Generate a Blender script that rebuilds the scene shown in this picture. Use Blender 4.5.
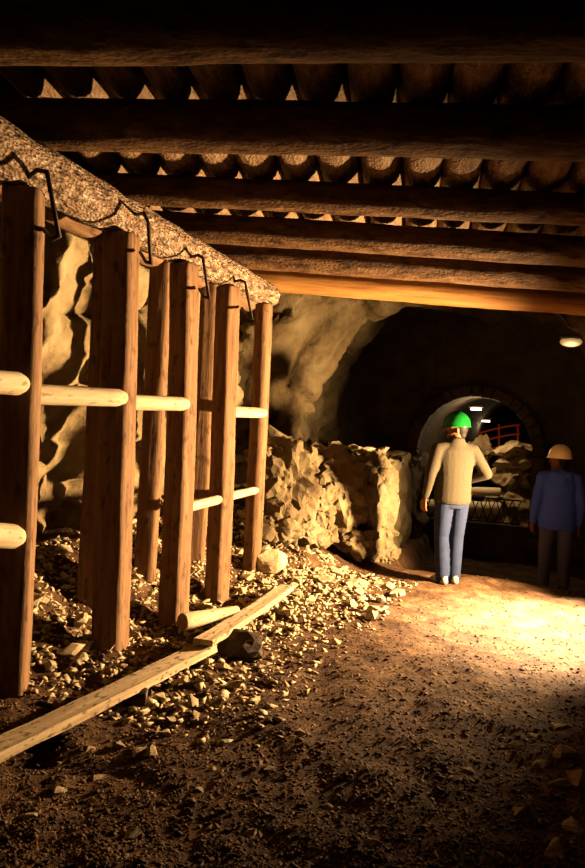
import bpy, bmesh, math, random
import numpy as np
from mathutils import Vector, Matrix, Quaternion, noise as mnoise

random.seed(7)
rng = np.random.default_rng(7)
scene = bpy.context.scene
COL = scene.collection
for _o in list(bpy.data.objects):
    bpy.data.objects.remove(_o)

# ------------------------------------------------------------------ camera
W, H, F = 585.0, 868.0, 720.0
ROLL, PITCH, CAMZ = math.radians(3.2), math.radians(-1.0), 1.6
cd = bpy.data.cameras.new('camera')
cam = bpy.data.objects.new('camera', cd)
COL.objects.link(cam)
cd.sensor_fit = 'VERTICAL'
cd.sensor_height = 36.0
cd.lens = F / H * 36.0
cd.clip_start = 0.05
cd.clip_end = 200
CAMR = Matrix.Rotation(math.radians(90) + PITCH, 3, 'X') @ Matrix.Rotation(ROLL, 3, 'Z')
cam.matrix_world = Matrix.Translation((0, 0, CAMZ)) @ CAMR.to_4x4()
scene.camera = cam

# ------------------------------------------------------------------ world, exposure
wd = bpy.data.worlds.new('world')
scene.world = wd
wd.use_nodes = True
wd.node_tree.nodes['Background'].inputs[0].default_value = (0.9, 0.42, 0.22, 1)
wd.node_tree.nodes['Background'].inputs[1].default_value = 0.004
vs = scene.view_settings
vs.view_transform = 'Standard'
vs.look = 'None'
vs.exposure = 0.0
vs.gamma = 1.0
vs.use_curve_mapping = False

# ------------------------------------------------------------------ main lamp (floodlight on a stand, right of the frame)
LAMP = Vector((3.35, 6.35, 1.2))
LAMP_AIM = Vector((-1.0, 0.10, -0.08)).normalized()
ld = bpy.data.lights.new('floodlight_beam', 'SPOT')
ld.energy = 7200
ld.color = (1.0, 0.65, 0.32)
ld.spot_size = math.radians(126)
ld.spot_blend = 0.85
ld.shadow_soft_size = 0.10
lo = bpy.data.objects.new('floodlight_beam', ld)
COL.objects.link(lo)
lo.location = LAMP
lo.rotation_euler = LAMP_AIM.to_track_quat('-Z', 'Y').to_euler()


# spotlight added out of view right of the frame, to brighten the floor there
SPOT = Vector((3.25, 6.3, 2.45))
SPOT_AIM = (Vector((2.48, 5.98, 0.0)) - SPOT).normalized()
l2 = bpy.data.lights.new('added_spot_beam', 'SPOT')
l2.energy = 15000
l2.color = (1.0, 0.80, 0.56)
l2.spot_size = math.radians(60)
l2.spot_blend = 1.0
l2.shadow_soft_size = 0.04
lo2 = bpy.data.objects.new('added_spot_beam', l2)
COL.objects.link(lo2)
lo2.location = SPOT
lo2.rotation_euler = SPOT_AIM.to_track_quat('-Z', 'Y').to_euler()


# ================================================================== helpers
def P(px, py, Y):
    """world point seen at photo pixel (px, py) at depth Y"""
    d = CAMR @ Vector(((px - W / 2) / F, -(py - H / 2) / F, -1.0))
    return Vector((0, 0, CAMZ)) + d * (Y / d.y)


AX = Vector((0.3387, 0.9409, 0))      # direction of the gallery
RX = Vector((0.9409, -0.3387, 0))     # its right-hand side


def uv(u, v, z=0.0):
    return AX * u + RX * v + Vector((0, 0, z))


def mesh_obj(name, verts, faces, mat=None, parent=None, smooth=False, loc=None, rot=None):
    me = bpy.data.meshes.new(name)
    me.from_pydata([tuple(v) for v in verts], [], [tuple(f) for f in faces])
    me.update()
    return link_mesh(name, me, mat, parent, smooth, loc, rot)


def link_mesh(name, me, mat=None, parent=None, smooth=False, loc=None, rot=None):
    mats = mat if isinstance(mat, (list, tuple)) else [mat]
    if not me.materials:
        for m in mats:
            if m:
                me.materials.append(m)
    if smooth:
        me.polygons.foreach_set('use_smooth', [True] * len(me.polygons))
    o = bpy.data.objects.new(name, me)
    COL.objects.link(o)
    if loc is not None:
        o.location = loc
    if rot is not None:
        o.rotation_mode = 'QUATERNION'
        o.rotation_quaternion = rot
    if parent:
        o.parent = parent
    return o


def tag(o, label=None, cat=None, group=None, kind=None):
    if label:
        o['label'] = label
    if cat:
        o['category'] = cat
    if group:
        o['group'] = group
    if kind:
        o['kind'] = kind
    return o


def thing(name, label, cat, loc=(0, 0, 0), group=None, rz=0.0):
    o = bpy.data.objects.new(name, None)
    COL.objects.link(o)
    o.location = loc
    o.rotation_euler = (0, 0, rz)
    o.empty_display_size = 0.1
    return tag(o, label, cat, group)


# ---- numpy value noise (floor)
_perm = rng.random((256, 256))


def vnoise(x, y):
    xi = np.floor(x).astype(int)
    yi = np.floor(y).astype(int)
    fx = x - xi
    fy = y - yi
    fx = fx * fx * (3 - 2 * fx)
    fy = fy * fy * (3 - 2 * fy)
    a = _perm[xi % 256, yi % 256]
    b = _perm[(xi + 1) % 256, yi % 256]
    c = _perm[xi % 256, (yi + 1) % 256]
    d = _perm[(xi + 1) % 256, (yi + 1) % 256]
    return (a * (1 - fx) + b * fx) * (1 - fy) + (c * (1 - fx) + d * fx) * fy - 0.5


def sst(t):
    t = np.clip(t, 0, 1)
    return t * t * (3 - 2 * t)


def ground(x, y):
    x = np.asarray(x, float)
    y = np.asarray(y, float)
    u = x * AX.x + y * AX.y
    v = x * RX.x + y * RX.y
    z = 0.55 * sst((-2.65 - v) / 1.1) * sst((u - 2.5) / 1.5)
    z = z + 0.30 * sst((u - 6.2) / 1.2) * sst((-1.75 - v) / 0.9)
    z = z - 0.28 * sst((u - 8.0) / 1.2) * sst((v + 1.75) / 0.2)
    rough = 0.62 + 0.83 * sst((-1.6 - v) / 0.9)
    z = z + rough * (0.07 * vnoise(x * 1.3 + 9, y * 1.3) + 0.06 * vnoise(x * 4 + 3, y * 4)
                     + 0.035 * vnoise(x * 10, y * 10 + 5) + 0.016 * vnoise(x * 24, y * 24))
    return z


def gz(x, y):
    return float(ground(np.array([x]), np.array([y]))[0])


# ---- fractured rock displacement
def facet(p, scale, tilt, crack, seed=0.0):
    q = Vector((p.x * scale + seed, p.y * scale + seed * 1.7, p.z * scale - seed))
    d, pts = mnoise.voronoi(q)
    c = pts[0]
    g = mnoise.cell_vector(c * 13.7) * 2 - Vector((1, 1, 1))
    val = mnoise.cell(c * 7.3)
    return tilt * (g.dot(q - c) + 0.6 * (val - 0.5)) - crack * math.exp(-(d[1] - d[0]) * 14)


def rock_disp(p, amp=1.0, seed=0.0):
    return amp * (facet(p, 1.1, 0.22, 0.06, seed) + facet(p, 3.2, 0.030, 0.025, seed + 5) + 0.16 * mnoise.noise(p * 1.7 + Vector((seed, 0, 0)))
                  + 0.07 * mnoise.fractal(p * 4, 0.9, 2.0, 4))


def grid_faces(n, m):
    return [(i * m + j, i * m + j + 1, (i + 1) * m + j + 1, (i + 1) * m + j)
            for i in range(n - 1) for j in range(m - 1)]


def rock_patch(name, fn, nrm, n, m, mat, amp=1.0, seed=0.0, flip=False, ampfn=None):
    vs_ = []
    for i in range(n):
        for j in range(m):
            p = fn(i / (n - 1), j / (m - 1))
            k = nrm(i / (n - 1), j / (m - 1)) if callable(nrm) else nrm
            a = amp * (ampfn(i / (n - 1), j / (m - 1)) if ampfn else 1)
            vs_.append(p + k * rock_disp(p, a, seed))
    fs = grid_faces(n, m)
    if flip:
        fs = [f[::-1] for f in fs]
    return mesh_obj(name, vs_, fs, mat, smooth=True)


# ================================================================== materials
def new_mat(name):
    m = bpy.data.materials.new(name)
    m.use_nodes = True
    nt = m.node_tree
    nt.nodes['Principled BSDF'].inputs['Specular IOR Level'].default_value = 0.10
    return m, nt, nt.nodes['Principled BSDF']


def ramp(nt, fac, stops):
    r = nt.nodes.new('ShaderNodeValToRGB')
    el = r.color_ramp.elements
    while len(el) > 1:
        el.remove(el[-1])
    el[0].position = stops[0][0]
    el[0].color = (*stops[0][1], 1)
    for p, c in stops[1:]:
        e = el.new(p)
        e.color = (*c, 1)
    nt.links.new(fac, r.inputs[0])
    return r.outputs[0]


def coords(nt, scale=(1, 1, 1), world=False):
    tc = nt.nodes.new('ShaderNodeTexCoord')
    mp = nt.nodes.new('ShaderNodeMapping')
    mp.inputs['Scale'].default_value = scale
    if world:
        g = nt.nodes.new('ShaderNodeNewGeometry')
        nt.links.new(g.outputs['Position'], mp.inputs[0])
    else:
        oi = nt.nodes.new('ShaderNodeObjectInfo')
        ad = nt.nodes.new('ShaderNodeVectorMath')
        ad.operation = 'MULTIPLY_ADD'
        ad.inputs[1].default_value = (11, 11, 11)
        nt.links.new(oi.outputs['Random'], ad.inputs[0])
        nt.links.new(tc.outputs['Object'], ad.inputs[2])
        nt.links.new(ad.outputs[0], mp.inputs[0])
    return mp.outputs[0]


def noise_tex(nt, vec, scale, detail=6, rough=0.6):
    n = nt.nodes.new('ShaderNodeTexNoise')
    n.inputs['Scale'].default_value = scale
    n.inputs['Detail'].default_value = detail
    n.inputs['Roughness'].default_value = rough
    nt.links.new(vec, n.inputs['Vector'])
    return n.outputs[0]


def bump(nt, bsdf, h, strength, dist, prev=None):
    b = nt.nodes.new('ShaderNodeBump')
    b.inputs['Strength'].default_value = strength
    b.inputs['Distance'].default_value = dist
    nt.links.new(h, b.inputs['Height'])
    if prev:
        nt.links.new(prev, b.inputs['Normal'])
    nt.links.new(b.outputs[0], bsdf.inputs['Normal'])
    return b.outputs[0]


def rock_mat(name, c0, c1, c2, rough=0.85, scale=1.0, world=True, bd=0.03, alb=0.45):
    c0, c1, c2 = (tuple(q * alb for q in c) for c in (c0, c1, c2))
    m, nt, b = new_mat(name)
    v = coords(nt, world=world)
    n1 = noise_tex(nt, v, 2.2 * scale, 8, 0.65)
    nt.links.new(ramp(nt, n1, [(0.30, c0), (0.5, c1), (0.68, c2)]), b.inputs['Base Color'])
    b.inputs['Roughness'].default_value = rough
    n2 = noise_tex(nt, v, 18 * scale, 8, 0.7)
    p = bump(nt, b, n2, 0.7, bd)
    vo = nt.nodes.new('ShaderNodeTexVoronoi')
    vo.inputs['Scale'].default_value = 9 * scale
    nt.links.new(v, vo.inputs['Vector'])
    bump(nt, b, vo.outputs['Distance'], 0.5, bd, p)
    return m


def wood_mat(name, dark, mid, light, rough=0.75, stretch=0.09, bd=0.012, flakes=0.0, sc=1.0, alb=0.45):
    dark, mid, light = (tuple(q * alb for q in c) for c in (dark, mid, light))
    m, nt, b = new_mat(name)
    v = coords(nt, (1, 1, stretch))
    n1 = noise_tex(nt, v, 22 * sc, 7, 0.65)
    col = ramp(nt, n1, [(0.28, dark), (0.5, mid), (0.72, light)])
    nt.links.new(col, b.inputs['Base Color'])
    b.inputs['Roughness'].default_value = rough
    p = bump(nt, b, n1, 0.8, bd)
    v2 = coords(nt, (1, 1, 0.6))
    if flakes > 0:
        vo = nt.nodes.new('ShaderNodeTexVoronoi')
        vo.inputs['Scale'].default_value = 58
        nt.links.new(v2, vo.inputs['Vector'])
        bump(nt, b, vo.outputs['Distance'], flakes, 0.02, p)
    else:
        n2 = noise_tex(nt, v2, 60, 4)
        bump(nt, b, n2, 0.3, 0.006, p)
    return m


def plain_mat(name, col, rough=0.6, metal=0.0, var=0.15, sc=30, emit=None, es=0.0, bd=0.0):
    m, nt, b = new_mat(name)
    v = coords(nt)
    n1 = noise_tex(nt, v, sc, 5)
    lo_ = tuple(max(0, c * (1 - var)) for c in col)
    hi_ = tuple(min(1, c * (1 + var)) for c in col)
    nt.links.new(ramp(nt, n1, [(0.3, lo_), (0.7, hi_)]), b.inputs['Base Color'])
    b.inputs['Roughness'].default_value = rough
    b.inputs['Metallic'].default_value = metal
    if emit:
        b.inputs['Emission Color'].default_value = (*emit, 1)
        b.inputs['Emission Strength'].default_value = es
    if bd:
        bump(nt, b, n1, 0.6, bd)
    return m


M = {}
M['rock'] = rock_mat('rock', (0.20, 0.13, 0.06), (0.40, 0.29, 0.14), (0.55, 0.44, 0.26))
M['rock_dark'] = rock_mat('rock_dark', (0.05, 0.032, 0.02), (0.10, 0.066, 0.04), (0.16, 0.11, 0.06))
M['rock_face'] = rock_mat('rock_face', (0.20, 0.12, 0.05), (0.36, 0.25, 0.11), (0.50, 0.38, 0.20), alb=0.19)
M['bench'] = rock_mat('bench_rock', (0.20, 0.13, 0.06), (0.40, 0.29, 0.14), (0.55, 0.44, 0.26), alb=0.27)
M['stone'] = rock_mat('stone', (0.24, 0.16, 0.08), (0.45, 0.34, 0.19), (0.62, 0.52, 0.34), world=False, scale=3, bd=0.008, alb=0.7)
M['dirt'] = rock_mat('dirt', (0.05, 0.022, 0.009), (0.11, 0.054, 0.022), (0.21, 0.12, 0.055), rough=0.9, scale=2.0, bd=0.014, alb=0.5)
M['gravel'] = rock_mat('gravel', (0.06, 0.028, 0.011), (0.14, 0.072, 0.032), (0.32, 0.20, 0.10), rough=0.75, scale=4, bd=0.006, alb=0.5)
M['bark'] = wood_mat('bark', (0.08, 0.04, 0.018), (0.36, 0.22, 0.12), (0.80, 0.66, 0.50), 0.5, 0.45, 0.03, 1.0, 1.3, alb=0.52)
M['post'] = wood_mat('post_wood', (0.14, 0.068, 0.03), (0.30, 0.16, 0.075), (0.42, 0.25, 0.12), 0.75)
M['beam'] = wood_mat('beam_wood', (0.11, 0.05, 0.02), (0.24, 0.12, 0.05), (0.38, 0.22, 0.10), 0.6, 0.25, 0.04, 0.3, 0.8, alb=0.34)
M['beam_fresh'] = wood_mat('beam_fresh_wood', (0.26, 0.10, 0.025), (0.48, 0.22, 0.06), (0.60, 0.32, 0.10), 0.5, 0.06, 0.01)
M['lagging'] = wood_mat('lagging_wood', (0.10, 0.05, 0.022), (0.26, 0.15, 0.07), (0.42, 0.28, 0.15), 0.65, 0.2, 0.02, 0.5)
M['peeled'] = wood_mat('peeled_wood', (0.40, 0.27, 0.14), (0.60, 0.46, 0.28), (0.72, 0.60, 0.42), 0.7, 0.08, 0.006, alb=0.6)
M['plank'] = wood_mat('plank_wood', (0.26, 0.17, 0.09), (0.46, 0.34, 0.20), (0.62, 0.50, 0.33), 0.8, 0.05, 0.006, alb=0.7)
def specks(m, sc=38, lo_=0.56, hi_=0.64, dark=0.35):
    nt = m.node_tree
    b = nt.nodes['Principled BSDF']
    src = b.inputs['Base Color'].links[0].from_socket
    n = noise_tex(nt, coords(nt, (1, 1, 0.45)), sc, 3, 0.5)
    mask = ramp(nt, n, [(lo_, (1, 1, 1)), (hi_, (dark, dark * 0.9, dark * 0.8))])
    mx = nt.nodes.new('ShaderNodeMix')
    mx.data_type = 'RGBA'
    mx.blend_type = 'MULTIPLY'
    mx.inputs[0].default_value = 1.0
    nt.links.new(src, mx.inputs[6])
    nt.links.new(mask, mx.inputs[7])
    nt.links.new(mx.outputs[2], b.inputs['Base Color'])


specks(M['plank'])
specks(M['bark'], 26, 0.52, 0.66, 0.25)
specks(M['beam'], 16, 0.50, 0.68, 0.35)
specks(M['post'], 20, 0.56, 0.70, 0.5)
specks(M['peeled'], 30, 0.60, 0.70, 0.5)
M['cut'] = wood_mat('cut_wood', (0.22, 0.12, 0.05), (0.38, 0.24, 0.11), (0.50, 0.34, 0.18), 0.8, 1.0, 0.006)
M['vault_shade'] = rock_mat('shaded_vault_rock', (0.02, 0.013, 0.009), (0.045, 0.03, 0.02), (0.08, 0.055, 0.035), alb=0.3)  # rock colour darkened so the portal vault reads as unlit
M['iron'] = plain_mat('iron', (0.035, 0.022, 0.016), 0.55, 0.6, 0.4, 40, bd=0.002)
M['skin'] = plain_mat('skin', (0.14, 0.05, 0.022), 0.5, var=0.06)
M['hair'] = plain_mat('hair', (0.006, 0.0035, 0.0025), 0.6)
M['eye'] = plain_mat('eye', (0.12, 0.11, 0.10), 0.3)
M['beige'] = plain_mat('beige_fleece', (0.027, 0.0215, 0.0125), 0.9, var=0.10, sc=45, bd=0.006)
M['jeans'] = plain_mat('blue_denim', (0.010, 0.015, 0.036), 0.85, var=0.22, sc=14, bd=0.004)
M['shoe'] = plain_mat('white_leather', (0.15, 0.135, 0.11), 0.5, var=0.06)
M['sole'] = plain_mat('dark_rubber', (0.06, 0.045, 0.035), 0.7)
M['green'] = plain_mat('green_plastic', (0.003, 0.065, 0.008), 0.25, var=0.06)
M['cream'] = plain_mat('cream_plastic', (0.80, 0.66, 0.42), 0.35, var=0.05)
M['bluejacket'] = plain_mat('blue_cloth', (0.045, 0.085, 0.50), 0.85, var=0.12, sc=20, bd=0.006)
M['trousers'] = plain_mat('dark_cloth', (0.07, 0.07, 0.13), 0.9, var=0.15)
M['paint'] = plain_mat('pale_paint', (0.70, 0.58, 0.38), 0.5, var=0.12)
M['redpaint'] = plain_mat('red_paint', (0.55, 0.07, 0.03), 0.5, var=0.15)
M['tube'] = plain_mat('lit_tube', (0.9, 0.85, 0.7), 0.4, emit=(1.0, 0.82, 0.5), es=6.0)
M['dome'] = plain_mat('lamp_glass', (0.8, 0.65, 0.4), 0.3, emit=(1.0, 0.6, 0.22), es=0.35)
M['lens'] = plain_mat('flood_glass', (0.9, 0.8, 0.6), 0.2, emit=(1.0, 0.62, 0.26), es=8.0)
M['darkmetal'] = plain_mat('dark_metal', (0.05, 0.045, 0.04), 0.45, 0.7)


# ================================================================== setting
def mesh_np(name, V, Fq, mat, smooth=False):
    me = bpy.data.meshes.new(name)
    V = np.asarray(V, np.float32)
    Fq = np.asarray(Fq, np.int32)
    k = Fq.shape[1]
    me.vertices.add(len(V))
    me.vertices.foreach_set('co', V.ravel())
    me.loops.add(Fq.size)
    me.loops.foreach_set('vertex_index', Fq.ravel())
    me.polygons.add(len(Fq))
    me.polygons.foreach_set('loop_start', np.arange(0, Fq.size, k, dtype=np.int32))
    me.polygons.foreach_set('loop_total', np.full(len(Fq), k, np.int32))
    me.update(calc_edges=True)
    me.validate()
    return link_mesh(name, me, mat, None, smooth)


# floor
xs = np.arange(-5.0, 6.5, 0.045)
ys = np.arange(-2.0, 13.5, 0.045)
gx, gy = np.meshgrid(xs, ys, indexing='ij')
gzv = ground(gx.ravel(), gy.ravel())
V = np.stack([gx.ravel(), gy.ravel(), gzv], 1)
nx, ny = len(xs), len(ys)
I, J = np.meshgrid(np.arange(nx - 1), np.arange(ny - 1), indexing='ij')
a = (I * ny + J).ravel()
Fq = np.stack([a, a + ny, a + ny + 1, a + 1], 1)
tag(mesh_np('floor', V, Fq, M['dirt'], True), 'dark trampled stony earth floor of the gallery', kind='structure')

# left rock wall behind the posts
wl = rock_patch('wall_left', lambda s, t: uv(-1 + 10.2 * s, -3.95 + 0.25 * math.sin(t * 2.2), -0.3 + 4.2 * t),
                RX, 210, 86, M['rock'], 1.0, 3.0)
tag(wl, 'pale fractured rock wall behind the row of posts', kind='structure')
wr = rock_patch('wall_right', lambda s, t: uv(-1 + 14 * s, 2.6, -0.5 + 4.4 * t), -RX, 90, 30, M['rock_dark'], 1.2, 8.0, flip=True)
tag(wr, 'dark rock wall on the right of the gallery', kind='structure')
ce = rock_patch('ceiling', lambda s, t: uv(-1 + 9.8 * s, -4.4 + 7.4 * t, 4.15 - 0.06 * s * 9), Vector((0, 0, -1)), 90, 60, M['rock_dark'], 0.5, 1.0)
tag(ce, 'dark rock roof above the lagging poles', kind='structure')

# rock face with the arched mouth of the next gallery, then its vault
VC, ZS = -1.2, 1.35
stations = [(7.95, 5.2), (8.0, 4.0), (8.05, 3.2), (8.1, 2.7), (8.2, 2.42), (8.4, 2.32), (8.6, 2.2), (8.66, 2.0), (8.75, 1.86),
            (8.95, 1.84), (9.1, 1.95), (9.2, 2.1), (9.6, 2.15), (10.1, 2.1), (10.7, 2.1), (11.4, 2.1)]
fine = []
for (a0, b0) in zip(stations[:-1], stations[1:]):
    L = math.hypot(b0[0] - a0[0], b0[1] - a0[1])
    k = max(1, int(L / 0.05))
    for q in range(k):
        fine.append((a0[0] + (b0[0] - a0[0]) * q / k, a0[1] + (b0[1] - a0[1]) * q / k))
fine.append(stations[-1])
NT = 170
vv = []
for i, (u, r) in enumerate(fine):
    u1, r1 = fine[min(i + 1, len(fine) - 1)]
    u0, r0 = fine[max(i - 1, 0)]
    du, dr = u1 - u0, r1 - r0
    L = math.hypot(du, dr) or 1
    nu, nr = dr / L, -du / L        # pointing to the open side
    for j in range(NT):
        t = j / (NT - 1)
        # path: up the left side, over the arch, down the right side
        if t < 0.18:
            w, z = -1.0, -0.6 + (ZS + 0.6) * t / 0.18
            base = uv(u, VC - r, z)
            n = AX * nu + RX * (-nr)
        elif t > 0.82:
            z = ZS - (ZS + 0.6) * (t - 0.82) / 0.18
            base = uv(u, VC + r, z)
            n = AX * nu + RX * nr
        else:
            th = math.pi * (1 - (t - 0.18) / 0.64)
            base = uv(u, VC + r * math.cos(th), ZS + r * math.sin(th))
            n = AX * nu + (RX * math.cos(th) + Vector((0, 0, 1)) * math.sin(th)) * nr
        vv.append(base + n * rock_disp(base, 0.8, 4.0))
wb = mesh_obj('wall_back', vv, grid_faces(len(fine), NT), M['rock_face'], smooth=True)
tag(wb, 'rock face with a wide arched mouth leading into the dark gallery beyond', kind='structure')

# rock bench on the left under the arch
BU0, BU1, BV0, BV1 = 6.75, 11.5, -4.4, -1.80


def bench_h(u, v=-3.0):
    uf = 7.30 + 0.85 * float(np.clip((v + 3.0) / 1.2, -0.5, 1.0))
    return -0.15 + 1.36 * float(sst((u - uf) / 0.36)) + 0.12 * mnoise.noise(Vector((u * 2.1, 3, 1)))


def bench_pt(s, t):
    u = BU0 + (BU1 - BU0) * (s ** 1.7)
    v = BV0 + (BV1 - BV0) * min(1.0, t / 0.62)
    h = bench_h(u, v)
    if t < 0.62:
        return uv(u, v, h)
    k = (t - 0.62) / 0.38
    return uv(u, BV1 + 0.05 * math.sin(k * math.pi), h - (h + 0.6) * k)


def bench_n(s, t):
    u = BU0 + (BU1 - BU0) * (s ** 1.7)
    v = BV0 + (BV1 - BV0) * min(1.0, t / 0.62)
    sl = (bench_h(u + 0.03, v) - bench_h(u - 0.03, v)) / 0.06
    sv = (bench_h(u, v + 0.03) - bench_h(u, v - 0.03)) / 0.06
    if t < 0.62:
        return (AX * -sl + RX * -sv + Vector((0, 0, 1))).normalized()
    return RX.copy()


be = rock_patch('rock_bench', bench_pt, bench_n, 150, 110, M['bench'], 0.55, 6.0, flip=True)
tag(be, 'fractured rock bench below the arched mouth', kind='structure')

# far wall with the vaulted portal
PU, PVC, PR, PZS = 11.3, -1.10, 0.86, 1.28
prof = []
for k in range(9):
    prof.append((PVC - PR, -0.5 + (PZS + 0.5) * k / 8))
for k in range(1, 24):
    th = math.pi * (1 - k / 24)
    prof.append((PVC + PR * math.cos(th), PZS + PR * math.sin(th)))
for k in range(9):
    prof.append((PVC + PR, PZS - (PZS + 0.5) * k / 8))
vv = []
for (f, sc_) in ((0, 1.0), (0, 1.2), (0, 1.6), (0, 2.2), (0, 3.6)):
    for (v_, z_) in prof:
        p = uv(PU, PVC + (v_ - PVC) * sc_, PZS + (z_ - PZS) * (sc_ if z_ > PZS else 1.0))
        vv.append(p - AX * (rock_disp(p, 0.25, 2.0) if sc_ > 1.1 else 0.0))
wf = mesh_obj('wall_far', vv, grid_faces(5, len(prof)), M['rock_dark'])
tag(wf, 'dark wall around the small vaulted portal', kind='structure')
vv = []
for i in range(40):
    u = PU + 0.32 * i
    for (v_, z_) in prof:
        p = uv(u, v_ + 0.02 * i, z_ + 0.012 * i)
        vv.append(p + RX * 0.0 + Vector((0, 0, 1)) * 0.02 * mnoise.noise(p * 4))
pv = mesh_obj('wall_portal', vv, grid_faces(40, len(prof)), M['vault_shade'], smooth=True)
tag(pv, 'dark vault of the gallery seen through the portal', kind='structure')
fl2 = mesh_obj('floor_portal', [uv(PU - 0.1, -2.2, -0.26), uv(PU - 0.1, 0.0, -0.26), uv(24, 0.4, 0.12), uv(24, -2.0, 0.12)], [(0, 1, 2, 3)], M['dirt'])
tag(fl2, 'dark floor of the gallery beyond the portal', kind='structure')
we = mesh_obj('wall_end', [uv(23.7, -3, -1), uv(23.7, 1.5, -1), uv(23.7, 1.5, 4), uv(23.7, -3, 4)], [(0, 1, 2, 3)], M['rock_dark'])
tag(we, 'dark end of the gallery beyond the portal', kind='structure')


# ================================================================== logs
def log_mesh(name, L, r0, r1, seg=18, rings=None, rough=0.06, seed=0.0, bend=0.0, rfun=None, round_end=(0, 0), square=0.0):
    rings = rings or max(6, int(L / 0.07))
    V, Fc, mi = [], [], []
    ts = [0.0] + [0.012 / max(L, .1)] + [k / rings for k in range(1, rings)] + [1 - 0.012 / max(L, .1)] + [1.0]
    for t in ts:
        r = r0 + (r1 - r0) * t
        if rfun:
            r *= rfun(t)
        if t == 0.0:
            r *= 0.94
        if t == 1.0:
            r *= 0.94
        for e, side in ((0, t * L), (1, (1 - t) * L)):
            if round_end[e] > 0 and side < round_end[e]:
                k = 1 - side / round_end[e]
                r *= math.sqrt(max(0.12, 1 - k * k))
        bx, by = bend * math.sin(t * math.pi), bend * 0.6 * math.sin(t * math.pi * 1.7 + seed)
        for k in range(seg):
            a_ = 2 * math.pi * k / seg
            d = Vector((math.cos(a_), math.sin(a_), t * L * 1.1 + seed * 3.1))
            rs = r if not square else r * (abs(math.cos(a_)) ** square + abs(math.sin(a_)) ** square) ** (-1 / square)
            rr = rs * (1 + rough * mnoise.noise(Vector((d.x * 1.6, d.y * 1.6, d.z * 1.7)))
                      + rough * 0.6 * mnoise.noise(Vector((d.x * 4, d.y * 4, d.z * 7))))
            V.append((bx + rr * math.cos(a_), by + rr * math.sin(a_), t * L))
    n = len(ts)
    for i in range(n - 1):
        for k in range(seg):
            k2 = (k + 1) % seg
            Fc.append((i * seg + k, i * seg + k2, (i + 1) * seg + k2, (i + 1) * seg + k))
            mi.append(0)
    Fc.append(tuple(range(seg))[::-1])
    mi.append(1)
    Fc.append(tuple((n - 1) * seg + k for k in range(seg)))
    mi.append(1)
    me = bpy.data.meshes.new(name)
    me.from_pydata(V, [], Fc)
    me.polygons.foreach_set('material_index', mi)
    me.polygons.foreach_set('use_smooth', [m == 0 for m in mi])
    me.update()
    return me


def log(name, p0, p1, r0, r1, mat, parent=None, spin=None, **kw):
    p0, p1 = Vector(p0), Vector(p1)
    d = p1 - p0
    me = log_mesh(name, d.length, r0, r1, **kw)
    rot = d.to_track_quat('Z', 'Y') if spin is None else Vector((0, 0, 1)).rotation_difference(d) @ Quaternion((0, 0, 1), math.radians(spin))
    return link_mesh(name, me, [mat, M['cut']], parent, False, p0, rot)


def tube(name, pts, r, mat, parent=None, seg=8, closed=False):
    """bent bar through pts"""
    pts = [Vector(p) for p in pts]
    V, Fc = [], []
    n = len(pts)
    for i, p in enumerate(pts):
        a_ = pts[i - 1] if i > 0 else p
        b_ = pts[i + 1] if i < n - 1 else p
        d1 = (p - a_).normalized() if i > 0 else (b_ - p).normalized()
        d2 = (b_ - p).normalized() if i < n - 1 else d1
        d = (d1 + d2).normalized()
        x = d.orthogonal().normalized() if i == 0 else (px_ - d * px_.dot(d)).normalized()
        px_ = x
        y = d.cross(x)
        k_ = r / max(0.45, d.dot(d1))
        for k in range(seg):
            an = 2 * math.pi * k / seg
            V.append(p + (x * math.cos(an) + y * math.sin(an)) * k_)
    for i in range(n - 1):
        for k in range(seg):
            k2 = (k + 1) % seg
            Fc.append((i * seg + k, i * seg + k2, (i + 1) * seg + k2, (i + 1) * seg + k))
    Fc.append(tuple(range(seg))[::-1])
    Fc.append(tuple((n - 1) * seg + k for k in range(seg)))
    base = pts[0].copy()
    if parent:
        base = Vector((0, 0, 0))
    return mesh_obj(name, [v - base for v in V], Fc, mat, parent, True, base)


# ---- front row of posts
ROW0 = Vector((-1.49, 3.94, 0))
STEP = Vector((0.288, 0.8125, 0))
post_px = [(20, 3.94), (121, 4.76), (184, 5.56), (225, 6.36), (259, 7.14)]
post_r = [0.102, 0.100, 0.090, 0.088, 0.082]
post_spin = [11, -11, -28, -38, -30]
post_sq = [6, 6, 6, 4.5, 2.6]
posts = []
PUR0 = P(0, 152, 3.80)
PUR1 = P(271, 297, 7.33)
pdir = (PUR1 - PUR0).normalized()
PUR_START = PUR0 - pdir * 1.7


def purlin_z(y):
    t = (y - PUR0.y) / (PUR1.y - PUR0.y)
    return PUR0.z + (PUR1.z - PUR0.z) * t


PURL = (PUR1 - PUR_START).length
for i, (px, Y) in enumerate(post_px):
    c = P(px, 430, Y)
    zt = purlin_z(Y) - (0.165 - 0.045 * (Y - 3.94) / 3.3) * 0.92
    x0 = c.x - 0.004
    p0 = Vector((c.x, Y, gz(c.x, Y) - 0.10))
    # the top meets the beam
    tp = (Y - PUR0.y) / (PUR1.y - PUR0.y)
    bx = PUR0.x + (PUR1.x - PUR0.x) * tp
    o = log('mine_post', p0, (c.x * 0.55 + (bx - 0.02) * 0.45, Y, zt), post_r[i] * 1.04, post_r[i], M['post'], seed=i * 2.3, rough=0.05, bend=0.012, seg=32, square=post_sq[i], spin=post_spin[i])
    tag(o, ['thick almost black upright post nearest the camera at the left edge',
        'second upright post from the left edge, dark with a pale lit side', 'third upright post in the row, rising behind the short loose log',
        'fourth upright post in the row, crossed low down by a pale rail', 'last upright post in the row, under the far end of the barky beam'][i], 'post', 'front row of mine posts')
    posts.append((p0, Vector((c.x, Y, zt))))

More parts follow.
